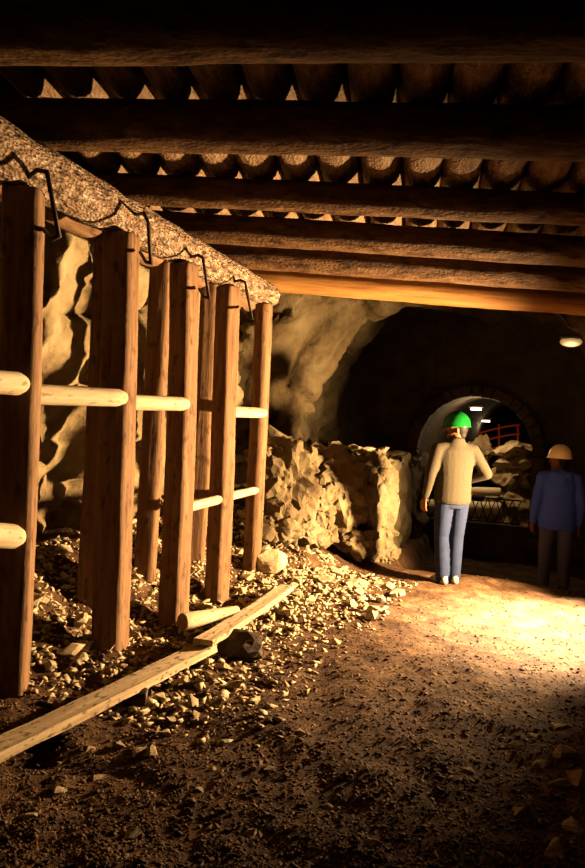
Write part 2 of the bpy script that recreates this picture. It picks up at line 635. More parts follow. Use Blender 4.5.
o = log('mine_post', (-1.79, 3.12, gz(-1.79, 3.12) - 0.1), (-1.80, 3.12, purlin_z(3.12) - 0.155), 0.104, 0.1, M['post'], seed=15.0, rough=0.05, seg=32, square=6, spin=15)
tag(o, 'upright post just beyond the left edge, where the pale rail stubs begin', 'post', 'front row of mine posts')

# ---- bark covered longitudinal beam
tposts = [((p[0].y - PUR_START.y) / (PUR1.y - PUR_START.y)) for p in posts]


def purl_r(t):
    k = 1.0
    for tp in tposts:
        k -= 0.10 * math.exp(-((t - tp) / 0.018) ** 2)
    return k * (1 + 0.03 * math.sin(t * 40))


o = log('longitudinal_beam', PUR_START, PUR1, 0.178, 0.116, M['bark'], seg=28, rings=110, rough=0.08, seed=4.4, rfun=purl_r, round_end=(0, 0.03))
tag(o, 'long bark-covered log beam running over the row of posts', 'beam')

# ---- iron staples between beam and posts
st_px = [[(22, 182), (37, 170), (47, 172), (59, 236), (52, 239), (43, 229)], [(136, 215), (144, 213), (148, 222), (151, 263), (146, 262), (140, 252)],
         [(191, 257), (198, 255), (203, 258), (209, 298), (204, 297), (199, 289)], [(233, 282), (240, 280), (245, 282), (252, 318), (247, 316), (242, 308)]]
st_lab = ['big bent iron staple on the nearest post and beam', 'iron staple joining the barky beam to the second post', 'iron staple joining the barky beam to the third post',
          'small iron staple joining the barky beam to the fourth post']
for i, pts in enumerate(st_px):
    Y = post_px[i][1]
    offs = [-0.02, -0.16, -0.17, -0.17, -0.16, -0.02]
    if i:
        offs = [-0.0, -0.13, -0.14, -0.14, -0.13, -0.02]
    w = [P(x, y, Y + of) for (x, y), of in zip(pts, offs)]
    tag(tube('iron_staple', w, 0.012 if i == 0 else 0.011, M['iron']), st_lab[i], 'staple', 'iron staples under the beam')

# ---- second row of posts against the wall
back = [((99, 410), 5.25, 588), ((153, 412), 6.05, 567), ((203, 415), 6.85, 552)]
bl = ['slim dark post standing behind, between the first and second front posts', 'dark post standing behind, between the second and third front posts',
      'dark post standing behind, between the third and fourth front posts']
BP = []
for i, ((px, py), Y, by) in enumerate(back):
    c = P(px, py, Y)
    g = min(P(px - 8, by, Y).z, gz(c.x, Y)) - 0.08
    o = log('mine_post', (c.x, Y, g), (c.x, Y, 2.86), 0.088, 0.085, M['post'], seed=20 + i, rough=0.05, bend=0.01, seg=32, square=5, spin=2)
    tag(o, bl[i], 'post', 'rear row of mine posts')
    BP.append(c)
o = log('longitudinal_beam', uv(1.6, -3.17, 2.98), uv(7.3, -3.22, 2.90), 0.13, 0.12, M['post'], seed=31, rough=0.07)
tag(o, 'darker log beam lying behind the barky beam, over the rear posts', 'beam')

# ---- rails between posts
rails = [((-60, 378), (24, 384), 0, 3.2, 3.83, 0.064, 'upper pale rail stub butting the nearest post from the left'),
         ((18, 393), (125, 398), 0, 3.98, 4.66, 0.060, 'upper pale rail between the nearest and second posts'),
         ((121, 402), (187, 404), 0, 4.80, 5.48, 0.056, 'upper pale rail between the second and third posts'),
         ((222, 411), (265, 413), 0, 6.40, 7.06, 0.052, 'upper pale rail between the fourth and last posts'),
         ((-60, 532), (20, 537), 0, 3.2, 3.83, 0.066, 'lower pale rail stub butting the nearest post from the left'),
         ((176, 510), (221, 499), 0, 5.62, 6.29, 0.042, 'lower pale rail between the third and fourth posts'),
         ((226, 497), (257, 490), 0, 6.42, 7.06, 0.040, 'lower pale rail between the fourth and last posts')]
for i, (a_, b_, _, y0, y1, r, lab) in enumerate(rails):
    o = log('rail_pole', P(*a_, y0), P(*b_, y1), r, r * 0.96, M['peeled'], seed=40 + i, rough=0.05, seg=16, round_end=(0, 0.04))
    tag(o, lab, 'rail', 'peeled rails between the posts')

# ---- cross beams
# (left pixel of the lower edge, right pixel, depth at the left, depth at the right, radius)
cb = [((0, 63), (585, 58), 3.22, 2.95, 0.150, 'beam', 'thick cross beam nearest the camera, at the top of the frame'),
      ((60, 149), (585, 160), 4.30, 4.00, 0.145, 'beam', 'second cross beam from the camera, below the first scalloped row of poles'),
      ((147, 205), (585, 226), 5.35, 5.05, 0.112, 'beam', 'third cross beam from the camera, below the second scalloped row of poles'),
      ((202, 243), (585, 267), 5.98, 5.75, 0.120, 'beam', 'fourth cross beam from the camera, dark with a lit lower edge'),
      ((237, 268), (585, 293), 6.62, 6.40, 0.118, 'beam', 'fifth cross beam from the camera, just above the orange one'),
      ((275, 292), (585, 316), 7.38, 7.15, 0.118, 'beam_fresh', 'orange stripped cross beam, the last and lowest under the roof')]
beam_top = []
for i, (a_, b_, y0, y1, r, mt, lab) in enumerate(cb):
    A, B = P(*a_, y0), P(*b_, y1)
    A.z += r
    B.z += r
    d = (B - A) / (B.x - A.x)
    xl = {0: -2.6, 1: -2.75, 2: -2.2, 3: -1.75, 4: -1.45, 5: -0.75}[i]
    A2 = A + d * (xl - A.x)
    B2 = B + d * 2.2
    o = log('cross_beam', A2, B2, r, r * 0.98, M[mt], seed=60 + i, rough=0.07, seg=22, rings=70)
    tag(o, lab, 'beam', 'cross beams carrying the roof poles')
    for e in (A, B):
        beam_top.append((e.x, e.y, e.z + r))
print('beam tops', beam_top)

# ---- lagging poles above the beams
PD = Vector((0.17, 1, 0)).normalized()
bt = np.array(beam_top)
ca = np.linalg.lstsq(np.c_[bt[:, 0], bt[:, 1], np.ones(len(bt))], bt[:, 2], rcond=None)[0]
print('pole plane', ca, 'misfit', bt[:, 2] - np.c_[bt[:, 0], bt[:, 1], np.ones(len(bt))] @ ca)


def pole_z(x, y):
    return float(ca[0] * x + ca[1] * y + ca[2]) + 0.146 + 0.03


sp = 0.292
lag = [log_mesh('lagging_pole', 6.6, 0.141, 0.139, seg=18, rings=60, rough=0.10, seed=80 + k * 3, bend=0.008) for k in range(5)]
for me in lag:
    me.materials.append(M['lagging'])
    me.materials.append(M['cut'])
k = nvis = nfar = 0
ORD = 'first second third fourth fifth sixth seventh eighth ninth tenth eleventh twelfth thirteenth fourteenth fifteenth sixteenth'.split()
for i in range(-6, 11):
    x0 = i * sp + 0.05
    y0, y1 = 1.9, 8.1
    p0 = Vector((x0 - 0.38, y0 - 0.02 * (i % 3), pole_z(x0 - 0.38, y0)))
    p1 = p0 + PD * 6.2
    p1.z = pole_z(p1.x, p1.y)
    d = (p1 - p0)
    vleft = p1.x * RX.x + p1.y * RX.y
    o = bpy.data.objects.new('lagging_pole', lag[k % 5])
    COL.objects.link(o)
    o.location = p0
    o.rotation_mode = 'QUATERNION'
    o.rotation_quaternion = d.to_track_quat('Z', 'Y') @ Quaternion((0, 0, 1), k * 1.3)
    o.scale = (1, 1, 0.93)
    t_ = (3.75 - p0.y) / (p1.y - p0.y)
    m_ = CAMR.transposed() @ (p0 + d * t_ - Vector((0, 0, 0.14 + CAMZ)))
    sx = W / 2 - F * m_.x / m_.z
    if sx < 0:
        lab = 'leftmost lagging pole, mostly hidden at the left edge of the frame'
    elif sx < W:
        nvis += 1
        lab = ORD[nvis - 1] + ' lagging pole from the left behind the nearest cross beam'
    else:
        nfar += 1
        lab = ORD[nfar - 1] + ' lagging pole beyond those behind the nearest beam, at far right'
    tag(o, lab, 'pole', 'lagging poles of the roof')
    k += 1


# ================================================================== planks, loose log
def board(name, a0, a1, w, th, mat, seed, parent=None):
    """board with slightly worn edges, from centre-line point a0 to a1 (top face centre)"""
    a0, a1 = Vector(a0), Vector(a1)
    d = a1 - a0
    L = d.length
    n = max(10, int(L / 0.06))
    V, Fc = [], []
    pr = [(-0.5, -1), (-0.5, -0.12), (-0.46, 0), (0.46, 0), (0.5, -0.12), (0.5, -1)]
    for i in range(n + 1):
        t = i / n
        for j, (x, z) in enumerate(pr):
            jx = 0.006 * mnoise.noise(Vector((t * L * 5, j * 2.0, seed)))
            jz = 0.004 * mnoise.noise(Vector((t * L * 3, j * 1.1 + 7, seed))) - 0.012 * math.sin(t * math.pi)
            V.append((x * w + jx, z * th + jz, t * L))
    m = len(pr)
    for i in range(n):
        for j in range(m):
            j2 = (j + 1) % m
            Fc.append((i * m + j, (i + 1) * m + j, (i + 1) * m + j2, i * m + j2))
    Fc.append(tuple(range(m)))
    Fc.append(tuple(n * m + j for j in range(m))[::-1])
    zx = d.normalized()
    x = zx.cross(Vector((0, 0, 1))).normalized()
    y = x.cross(zx)
    rot = Matrix((x, y * 1, zx)).transposed()
    if rot.determinant() < 0:
        x = -x
        rot = Matrix((x, y, zx)).transposed()
    return mesh_obj(name, V, Fc, mat, parent, False, a0, rot.to_quaternion())


A0 = P(0, 741, 3.18)
A1 = P(208, 643, 4.72)
dd = (A1 - A0) / (A1 - A0).length
o = board('plank', A0 - dd * 1.0, A1, 0.145, 0.045, M['plank'], 1.0)
tag(o, 'long narrow weathered plank running along the floor from the left edge', 'plank', 'planks on the floor')
B0, B1 = P(203, 641, 4.62), P(287, 585, 6.5)
B0.z += 0.012
o = board('plank', B0, B1, 0.135, 0.04, M['plank'], 5.0)
tag(o, 'shorter brightly lit plank continuing the long one towards the rubble', 'plank', 'planks on the floor')
print('plank heights', A0, A1, B0, B1)

o = log('loose_log', P(182, 622, 5.12), P(237, 611, 5.5), 0.062, 0.04, M['peeled'], seed=70, rough=0.08, seg=18)
tag(o, 'short pale loose log lying at the foot of the third post', 'log')


# ================================================================== stones
def hull_stone(seed, flat=0.6, npts=13, sub=0):
    r = random.Random(seed)
    bm = bmesh.new()
    for _ in range(npts):
        v = Vector((r.gauss(0, 1), r.gauss(0, 1), r.gauss(0, 1))).normalized()
        v *= 0.8 + 0.4 * r.random()
        bm.verts.new((v.x * 0.5, v.y * 0.5 * (0.6 + 0.3 * r.random()), v.z * 0.5 * flat))
    res = bmesh.ops.convex_hull(bm, input=bm.verts)
    for g in set(res['geom_interior'] + res['geom_unused']):
        if isinstance(g, bmesh.types.BMVert) and g.is_valid:
            bm.verts.remove(g)
    bmesh.ops.recalc_face_normals(bm, faces=bm.faces)
    return bm


def boulder_mesh(name, seed, dims=(1, 1, 1), sub=3, extra=()):
    r = random.Random(seed)
    pl = []
    for _ in range(15):
        n = Vector((r.gauss(0, 1), r.gauss(0, 1), r.gauss(0, 1))).normalized()
        pl.append((n, 0.38 + 0.14 * r.random()))
    pl += [(Vector(n).normalized(), h) for n, h in extra]
    bm = bmesh.new()
    bmesh.ops.create_icosphere(bm, subdivisions=sub, radius=1)
    for v in bm.verts:
        d = v.co.normalized()
        rr = min([h / max(1e-3, n.dot(d)) for n, h in pl if n.dot(d) > 0.05] + [0.75])
        rr *= 1 + 0.05 * mnoise.noise(d * 3 + Vector((seed, 0, 0))) + 0.03 * mnoise.noise(d * 8 + Vector((seed, 0, 0)))
        v.co = Vector((d.x * rr * dims[0], d.y * rr * dims[1], d.z * rr * dims[2]))
    me = bpy.data.meshes.new(name)
    bm.to_mesh(me)
    bm.free()
    return me


def craggy_mesh(name, seed, dims, sub=4, extra=()):
    me = boulder_mesh(name, seed, dims, sub, extra)
    off = Vector((seed * 0.37, seed * 0.11, 0))
    for v in me.vertices:
        d = v.co.normalized()
        q = v.co + off
        v.co = v.co + d * (facet(q, 5.0, 0.05, 0.02, 1.0) + facet(q, 12.0, 0.02, 0.012, 3.0) + 0.05 * mnoise.fractal(q * 4, 1.0, 2.0, 3))
    return me


stones = []
for k in range(14):
    bm = hull_stone(k + 1, 0.45 + 0.03 * (k % 6), 12 + k % 5)
    me = bpy.data.meshes.new('stone')
    bm.to_mesh(me)
    bm.free()
    me.materials.append(M['stone'])
    stones.append(me)


def put_stone(name, x, y, s, label, group, sink=0.25, mesh=None, mat=None, cat='stone', zoff=0.0, z=None):
    me = mesh or random.choice(stones)
    o = bpy.data.objects.new(name, me)
    COL.objects.link(o)
    zz = gz(x, y) if z is None else z
    o.location = (x, y, zz + s * (0.25 - sink * 0.5) + zoff)
    o.rotation_euler = (random.uniform(-.5, .5), random.uniform(-.5, .5), random.uniform(0, 6.28))
    o.scale = (s, s, s)
    return tag(o, label, cat, group)


def size_word(s_):
    return 'small' if s_ < 0.08 else 'fist-sized' if s_ < 0.115 else 'large' if s_ < 0.155 else 'very large'


def in_uv(x, y):
    return x * AX.x + y * AX.y, x * RX.x + y * RX.y


cnt = 0
# rubble behind the posts
while cnt < 75:
    u, v = random.uniform(3.4, 7.3), random.uniform(-3.65, -2.6)
    p = uv(u, v)
    if any((Vector((q[0].x, q[0].y, 0)) - p).length < 0.14 for q in posts) or any((Vector((q.x, q.y, 0)) - p).length < 0.14 for q in BP):
        continue
    s_ = random.choice((.07, .09, .12, .15, .19))
    gap = int(min(4, max(0, (p.y - 4.3) / 0.72)))
    where = ['behind the nearest post', 'behind the second post', 'behind the third post', 'behind the fourth post', 'behind the last post'][gap]
    put_stone('rubble_stone', p.x, p.y, s_, size_word(s_) + ' angular stone in the lit rubble bank ' + where, 'rubble behind the posts')
    cnt += 1
# lit rubble field beyond the planks
cnt = 0
while cnt < 120:
    u, v = random.uniform(5.5, 7.5), random.uniform(-2.75, -1.2)
    if random.random() > 0.25 + 0.75 * float(sst((-1.3 - v) / 0.8)) * float(sst((u - 5.0) / 1.6)):
        continue
    p = uv(u, v)
    if any((Vector((q[0].x, q[0].y, 0)) - p).length < 0.14 for q in posts):
        continue
    s_ = random.choice((.05, .07, .09, .11, .14, .17))
    where = ('at the foot of the bench' if u > 6.95 else 'between the last post and bench' if v < -2.2 and u > 6.5 else
             'beside the shorter plank' if v < -1.95 else 'spilled onto the open floor')
    put_stone('rubble_stone', p.x, p.y, s_, size_word(s_) + ' pale broken rubble stone ' + where, 'rubble below the bench')
    cnt += 1
# stones along the plank
for (px, py, s) in [(190, 690, .14), (176, 706, .12), (212, 668, .16), (225, 655, .13), (246, 655, .10), (160, 688, .10), (200, 675, .11), (235, 672, .12), (217, 690, .10), (205, 655, .12),
                    (180, 678, .12), (250, 640, .11), (262, 652, .09), (168, 722, .08), (196, 702, .07), (150, 742, .10), (120, 735, .07)]:
    Y = 1.57 * 720 / (py - 408)
    c = P(px, py, Y)
    where = 'by the dark boulder at the plank joint' if px > 222 else 'below the far half of the long plank' if px > 185 else 'by the dark stub under the long plank' if py < 730 else 'farther out on the floor below the long plank'
    put_stone('floor_stone', c.x, c.y, s, size_word(s) + ' dark angular stone ' + where, 'stones beside the planks')
# foreground flat stones
for (px, py, s) in [(565, 745, .16), (580, 765, .20), (540, 752, .10), (558, 770, .13), (520, 798, .13), (545, 806, .10), (575, 812, .15), (500, 845, .11), (560, 842, .16), (470, 760, .09),
                    (515, 735, .09), (562, 715, .14), (535, 725, .10), (430, 735, .08), (140, 760, .14), (100, 782, .10), (200, 792, .08), (60, 800, .10), (30, 830, .11), (130, 842, .10),
                    (270, 770, .07), (250, 832, .08), (330, 800, .07), (370, 842, .09), (90, 758, .08), (300, 735, .07), (340, 720, .06), (260, 728, .06)]:
    Y = 1.6 * 720 / (py - 421)
    c = P(px, py, Y)
    where = ('at the right edge' if px > 550 else 'right of the middle' if px > 400 else 'in the middle' if px > 220 else 'on the left') + (', near the frame bottom' if py > 795 else ', farther off')
    put_stone('floor_stone', c.x, c.y, s, size_word(s) + ' flattish stone in the dark foreground ' + where, 'stones in the foreground floor', sink=0.6)
# stones on the bench
for k in range(40):
    u, v = random.uniform(7.8, 9.6), random.uniform(-3.1, -1.95)
    p = uv(u, v)
    if u < 7.8 + 0.85 * (v + 3.0) / 1.2:
        u += 0.7
        p = uv(u, v)
    hz = bench_h(u, v)
    s_ = random.choice((.08, .11, .14, .18, .22))
    where = 'near its right edge' if v > -2.3 else 'on its middle' if v > -2.7 else 'at its left by the rock face'
    put_stone('bench_stone', p.x, p.y, s_, size_word(s_) + ' loose stone on the bench top, ' + where, 'stones on the bench', z=hz, zoff=0.05)
# blocks of the bench face (pieces of the setting)
blk = [(283, 482, .05, .62, .40, .66), (318, 503, 0, .40, .36, .40), (345, 500, 0, .50, .40, .62), (371, 500, .14, .40, .40, .76), (383, 528, .16, .30, .34, .5), (380, 478, .26, .34, .36, .4), (386, 555, .10, .26, .26, .24), (303, 530, -.08, .36, .30, .26), (332, 470, .12, .50, .4, .34),
       (272, 455, .2, .40, .36, .30), (305, 462, .16, .34, .3, .26), (355, 540, -.08, .40, .3, .26), (275, 524, -.05, .42, .3, .36), (328, 535, -.1, .28, .22, .24), (366, 468, .35, .38, .34, .28)]
blk = [(px, py, 7.42 + (px - 265) / 120 * 0.95 + o_, a_, b_, c_) for (px, py, o_, a_, b_, c_) in blk]
for k, (px, py, Y, a_, b_, c_) in enumerate(blk):
    me = craggy_mesh('rock_block', 100 + k, (a_ * 1.3, b_ * 1.2, c_ * 1.3), 4, [((0.5, -0.85, 0.15), 0.33), ((0.75, -0.5, -0.1), 0.40), ((-0.1, -0.75, 0.6), 0.40)])
    o = link_mesh('rock_block', me, M['bench'], be, False, P(px, py, Y))
    o.rotation_euler = (random.uniform(-.15, .15), random.uniform(-.15, .15), random.uniform(-.2, .3))
# marked individuals
me = boulder_mesh('boulder', 301, (.34, .26, .20), 3)
o = link_mesh('boulder', me, M['rock_dark'], None, False, P(238, 648, 4.95))
o.location.z = gz(o.location.x, o.location.y) + 0.05
tag(o, 'dark squarish boulder propping the joint of the two planks', 'boulder')
o = log('pipe_stub', P(136, 694, 4.02) - Vector((0.07, 0.05, 0.0)), P(146, 699, 4.0), 0.062, 0.062, M['iron'], seed=77, rough=0.02, seg=20)
tag(o, 'dark round stub under the long plank, its rim catching the light', 'stub')
me = boulder_mesh('boulder', 305, (.30, .26, .22), 3)
c = P(272, 536, 7.15)
o = link_mesh('boulder', me, M['stone'], None, False, (c.x, c.y, gz(c.x, c.y) + 0.05))
tag(o, 'pale boulder in the rubble just right of the last post', 'boulder')

# gravel: tens of thousands of chips, one piece of stuff
vari = []
for k in range(10):
    bm = hull_stone(500 + k, 0.34, 8)
    bmesh.ops.triangulate(bm, faces=bm.faces)
    bm.verts.index_update()
    vari.append((np.array([v.co[:] for v in bm.verts]), np.array([[v.index for v in f.verts] for f in bm.faces])))
    bm.free()


def scatter(name, xs_, ys_, ss_, mat, label):
    Vs, Fs = [], []
    off = 0
    zs = ground(xs_, ys_)
    which = rng.integers(0, len(vari), len(xs_))
    for k, (v0, f0) in enumerate(vari):
        idx = np.where(which == k)[0]
        n = len(idx)
        if not n:
            continue
        az = rng.uniform(0, 2 * math.pi, n)
        tx = rng.normal(0, 0.38, n)
        ty = rng.normal(0, 0.38, n)
        ca_, sa_ = np.cos(az), np.sin(az)
        s = ss_[idx]
        p = v0[None] * s[:, None, None]
        z = p[..., 2] + p[..., 0] * tx[:, None] + p[..., 1] * ty[:, None]
        x = p[..., 0] * ca_[:, None] - p[..., 1] * sa_[:, None]
        y = p[..., 0] * sa_[:, None] + p[..., 1] * ca_[:, None]
        w = np.stack([x + xs_[idx][:, None], y + ys_[idx][:, None], z + zs[idx][:, None] + 0.05 * s[:, None]], -1)
        Vs.append(w.reshape(-1, 3))
        Fs.append((f0[None] + (np.arange(n) * len(v0))[:, None, None] + off).reshape(-1, 3))
        off += n * len(v0)
    o = mesh_np(name, np.concatenate(Vs), np.concatenate(Fs), mat)
    return tag(o, label, 'gravel', kind='stuff')


N = 60000
py_ = 1 / rng.uniform(1 / 8.6, 1 / 2.3, N)      # denser where the picture magnifies
px_ = py_ * rng.uniform(-0.62, 0.62, N)
u_ = px_ * AX.x + py_ * AX.y
v_ = px_ * RX.x + py_ * RX.y
ok = (v_ > -3.7) & (v_ < 2.2) & ~((u_ > 7.5) & (v_ < -1.8))
px_, py_ = px_[ok], py_[ok]
ss = np.exp(rng.normal(math.log(0.014), 0.5, len(px_)))
ss = np.clip(ss, 0.007, 0.045)
scatter('floor_gravel', px_, py_, ss, M['gravel'], 'wet dark gravel strewn over the earth floor')
N = 9000
u_ = rng.uniform(3.2, 7.5, N)
v_ = rng.uniform(-3.8, -1.2, N)
keep = rng.uniform(0, 1, N) < 0.15 + 0.85 * sst((-1.2 - v_) / 1.0)
u_, v_ = u_[keep], v_[keep]
px_ = u_ * AX.x + v_ * RX.x
py_ = u_ * AX.y + v_ * RX.y
ss = np.clip(np.exp(rng.normal(math.log(0.045), 0.45, len(px_))), 0.02, 0.11)
scatter('rubble_gravel', px_, py_, ss, M['stone'], 'pale stone chips filling the rubble bank')


# ================================================================== people
def evaluated(o):
    dg = bpy.context.evaluated_depsgraph_get()
    me = bpy.data.meshes.new_from_object(o.evaluated_get(dg))
    return me


def blob(name, segs, lofts, mat, parent, voxel=0.011, smooth=4):
    """one continuous skin grown over tapered limbs (a,b,ra,rb) and elliptical lofts"""
    bm = bmesh.new()

    def ring(c, x, y, n=14):
        return [bm.verts.new(c + x * math.cos(2 * math.pi * k / n) + y * math.sin(2 * math.pi * k / n)) for k in range(n)]

    def skin(rs):
        for a_, b_ in zip(rs[:-1], rs[1:]):
            n = len(a_)
            for k in range(n):
                bm.faces.new((a_[k], a_[(k + 1) % n], b_[(k + 1) % n], b_[k]))
        bm.faces.new(rs[0][::-1])
        bm.faces.new(rs[-1])
    for (a_, b_, ra, rb) in segs:
        a_, b_ = Vector(a_), Vector(b_)
        d = (b_ - a_).normalized()
        x = d.orthogonal().normalized()
        y = d.cross(x)
        rs = []
        for t in (-0.95, -0.7, -0.35, 0):
            k = math.sqrt(1 - t * t)
            rs.append(ring(a_ + d * ra * t, x * ra * k, y * ra * k))
        for t in (0, 0.35, 0.7, 0.95):
            k = math.sqrt(1 - t * t)
            rs.append(ring(b_ + d * rb * t, x * rb * k, y * rb * k))
        skin(rs)
    for lf in lofts:
        skin([ring(Vector((cx, cy, cz)), Vector((rx, 0, 0)), Vector((0, ry, 0)), 20) for (cx, cy, cz, rx, ry) in lf])
    bmesh.ops.recalc_face_normals(bm, faces=bm.faces)
    me = bpy.data.meshes.new(name)
    bm.to_mesh(me)
    bm.free()
    tmp = bpy.data.objects.new('tmp', me)
    COL.objects.link(tmp)
    r = tmp.modifiers.new('r', 'REMESH')
    r.mode = 'VOXEL'
    r.voxel_size = voxel
    if smooth:
        s = tmp.modifiers.new('s', 'SMOOTH')
        s.iterations = smooth
        s.factor = 0.5
    me2 = evaluated(tmp)
    bpy.data.objects.remove(tmp)
    me2.materials.clear()
    me2.name = name
    return link_mesh(name, me2, mat, parent, True)


def hand_segs(wrist, d, side, thumb_dir):
    """palm, four bent fingers and a thumb; d = direction of the fingers, side = across the palm"""
    d = Vector(d).normalized()
    s = Vector(side).normalized()
    n = d.cross(s).normalized()
    w = Vector(wrist)
    out = []
    for k in (-0.026, -0.009, 0.009, 0.026):
        out.append((w + d * 0.005 + s * k * 0.6, w + d * 0.085 + s * k, 0.017, 0.013))
    for k, L in ((-0.030, 0.058), (-0.010, 0.075), (0.010, 0.082), (0.030, 0.072)):
        b = w + d * 0.090 + s * k
        m1 = b + (d * 0.92 + n * 0.35) * L * 0.45
        m2 = m1 + (d * 0.55 + n * 0.85) * L * 0.35
        m3 = m2 + (d * 0.05 + n * 1.0) * L * 0.28
        out += [(b, m1, 0.0095, 0.009), (m1, m2, 0.009, 0.0085), (m2, m3, 0.0085, 0.0075)]
    t0 = w + d * 0.03 + s * 0.030
    t1 = t0 + (s * 0.75 + d * 0.65 + n * 0.2).normalized() * 0.04
    t2 = t1 + (s * 0.15 + d * 0.9 + n * 0.4).normalized() * 0.03
    out += [(t0, t1, 0.013, 0.011), (t1, t2, 0.011, 0.009)]
    return out


def head_geo(c, yaw):
    """head centre c (ear height); yaw turns the face (0 = +Y)"""
    R = Matrix.Rotation(yaw, 3, 'Z')
    c = Vector(c)

    def q(x, y, z):
        return c + R @ Vector((x, y, z))
    segs = [(q(0, -0.015, 0.035), q(0, 0.03, 0.035), 0.088, 0.080), (q(0, 0.02, -0.03), q(0, 0.045, -0.055), 0.066, 0.052), (q(0, 0.06, -0.09), q(0, 0.07, -0.095), 0.030, 0.026),
            (q(-.035, 0.085, 0.02), q(.035, 0.085, 0.02), 0.018, 0.018), (q(0, 0.10, 0.012), q(0, 0.122, -0.022), 0.010, 0.014), (q(-.018, 0.093, -0.058), q(.018, 0.093, -0.058), 0.010, 0.010),
            (q(-.078, -0.005, 0.0), q(-.082, -0.012, -0.03), 0.018, 0.012), (q(.078, -0.005, 0.0), q(.082, -0.012, -0.03), 0.018, 0.012)]
    return segs, q, R


def helmet(parent, c, yaw, mat, tilt=0.0):
    V, Fc = [], []
    seg, rings = 32, 14
    for i in range(rings + 1):
        t = i / rings
        th = t * math.pi / 2
        for k in range(seg):
            a_ = 2 * math.pi * k / seg
            rx, ry, rzz = 0.122, 0.142, 0.150
            x = rx * math.cos(th) * math.cos(a_)
            y = ry * math.cos(th) * math.sin(a_)
            z = rzz * math.sin(th)
            if abs(x) < 0.022 and i < rings:
                z += 0.008
            V.append((x, y, z))
    for i in range(rings):
        for k in range(seg):
            k2 = (k + 1) % seg
            Fc.append((i * seg + k, i * seg + k2, (i + 1) * seg + k2, (i + 1) * seg + k))
    # inner shell + brim
    b0 = len(V)
    for k in range(seg):
        a_ = 2 * math.pi * k / seg
        f = 1.04 + (0.14 if math.sin(a_) > 0.3 else 0.0) * math.sin(a_)
        V.append((0.122 * f * math.cos(a_), 0.142 * f * math.sin(a_), -0.012))
    b1 = len(V)
    for k in range(seg):
        a_ = 2 * math.pi * k / seg
        V.append((0.114 * math.cos(a_), 0.134 * math.sin(a_), -0.012))
    b2 = len(V)
    for k in range(seg):
        a_ = 2 * math.pi * k / seg
        V.append((0.070 * math.cos(a_), 0.09 * math.sin(a_), 0.07))
    for k in range(seg):
        k2 = (k + 1) % seg
        Fc += [(k2, k, b0 + k, b0 + k2), (b0 + k2, b0 + k, b1 + k, b1 + k2), (b1 + k2, b1 + k, b2 + k, b2 + k2)]
    o = mesh_obj('helmet', V, Fc, mat, parent, True, c)
    o.rotation_euler = (tilt, 0, yaw)
    return o


def shoe(parent, c, yaw, mat):
    e = blob('shoe', [((0, -0.05, 0.045), (0, 0.13, 0.035), 0.042, 0.036), ((0, -0.05, 0.05), (0, -0.03, 0.10), 0.040, 0.042), ((-.012, 0.06, 0.03), (-.008, 0.15, 0.03), 0.034, 0.028), ((.012, 0.06, 0.03), (.010, 0.14, 0.03), 0.034, 0.028)],
             [], mat, parent, 0.008, 3)
    e.location = c
    e.rotation_euler = (0, 0, yaw)
    V, Fc = [], []
    n = 20
    for z in (-0.004, 0.018):
        for k in range(n):
            a_ = 2 * math.pi * k / n
            V.append(((0.045 - 0.006 * math.sin(a_)) * math.cos(a_), 0.05 + 0.135 * math.sin(a_), z))
    for k in range(n):
        Fc.append((k, (k + 1) % n, n + (k + 1) % n, n + k))
    Fc += [tuple(range(n))[::-1], tuple(range(n, 2 * n))]
    s = mesh_obj('sole', V, Fc, M['sole'], e)
    return e


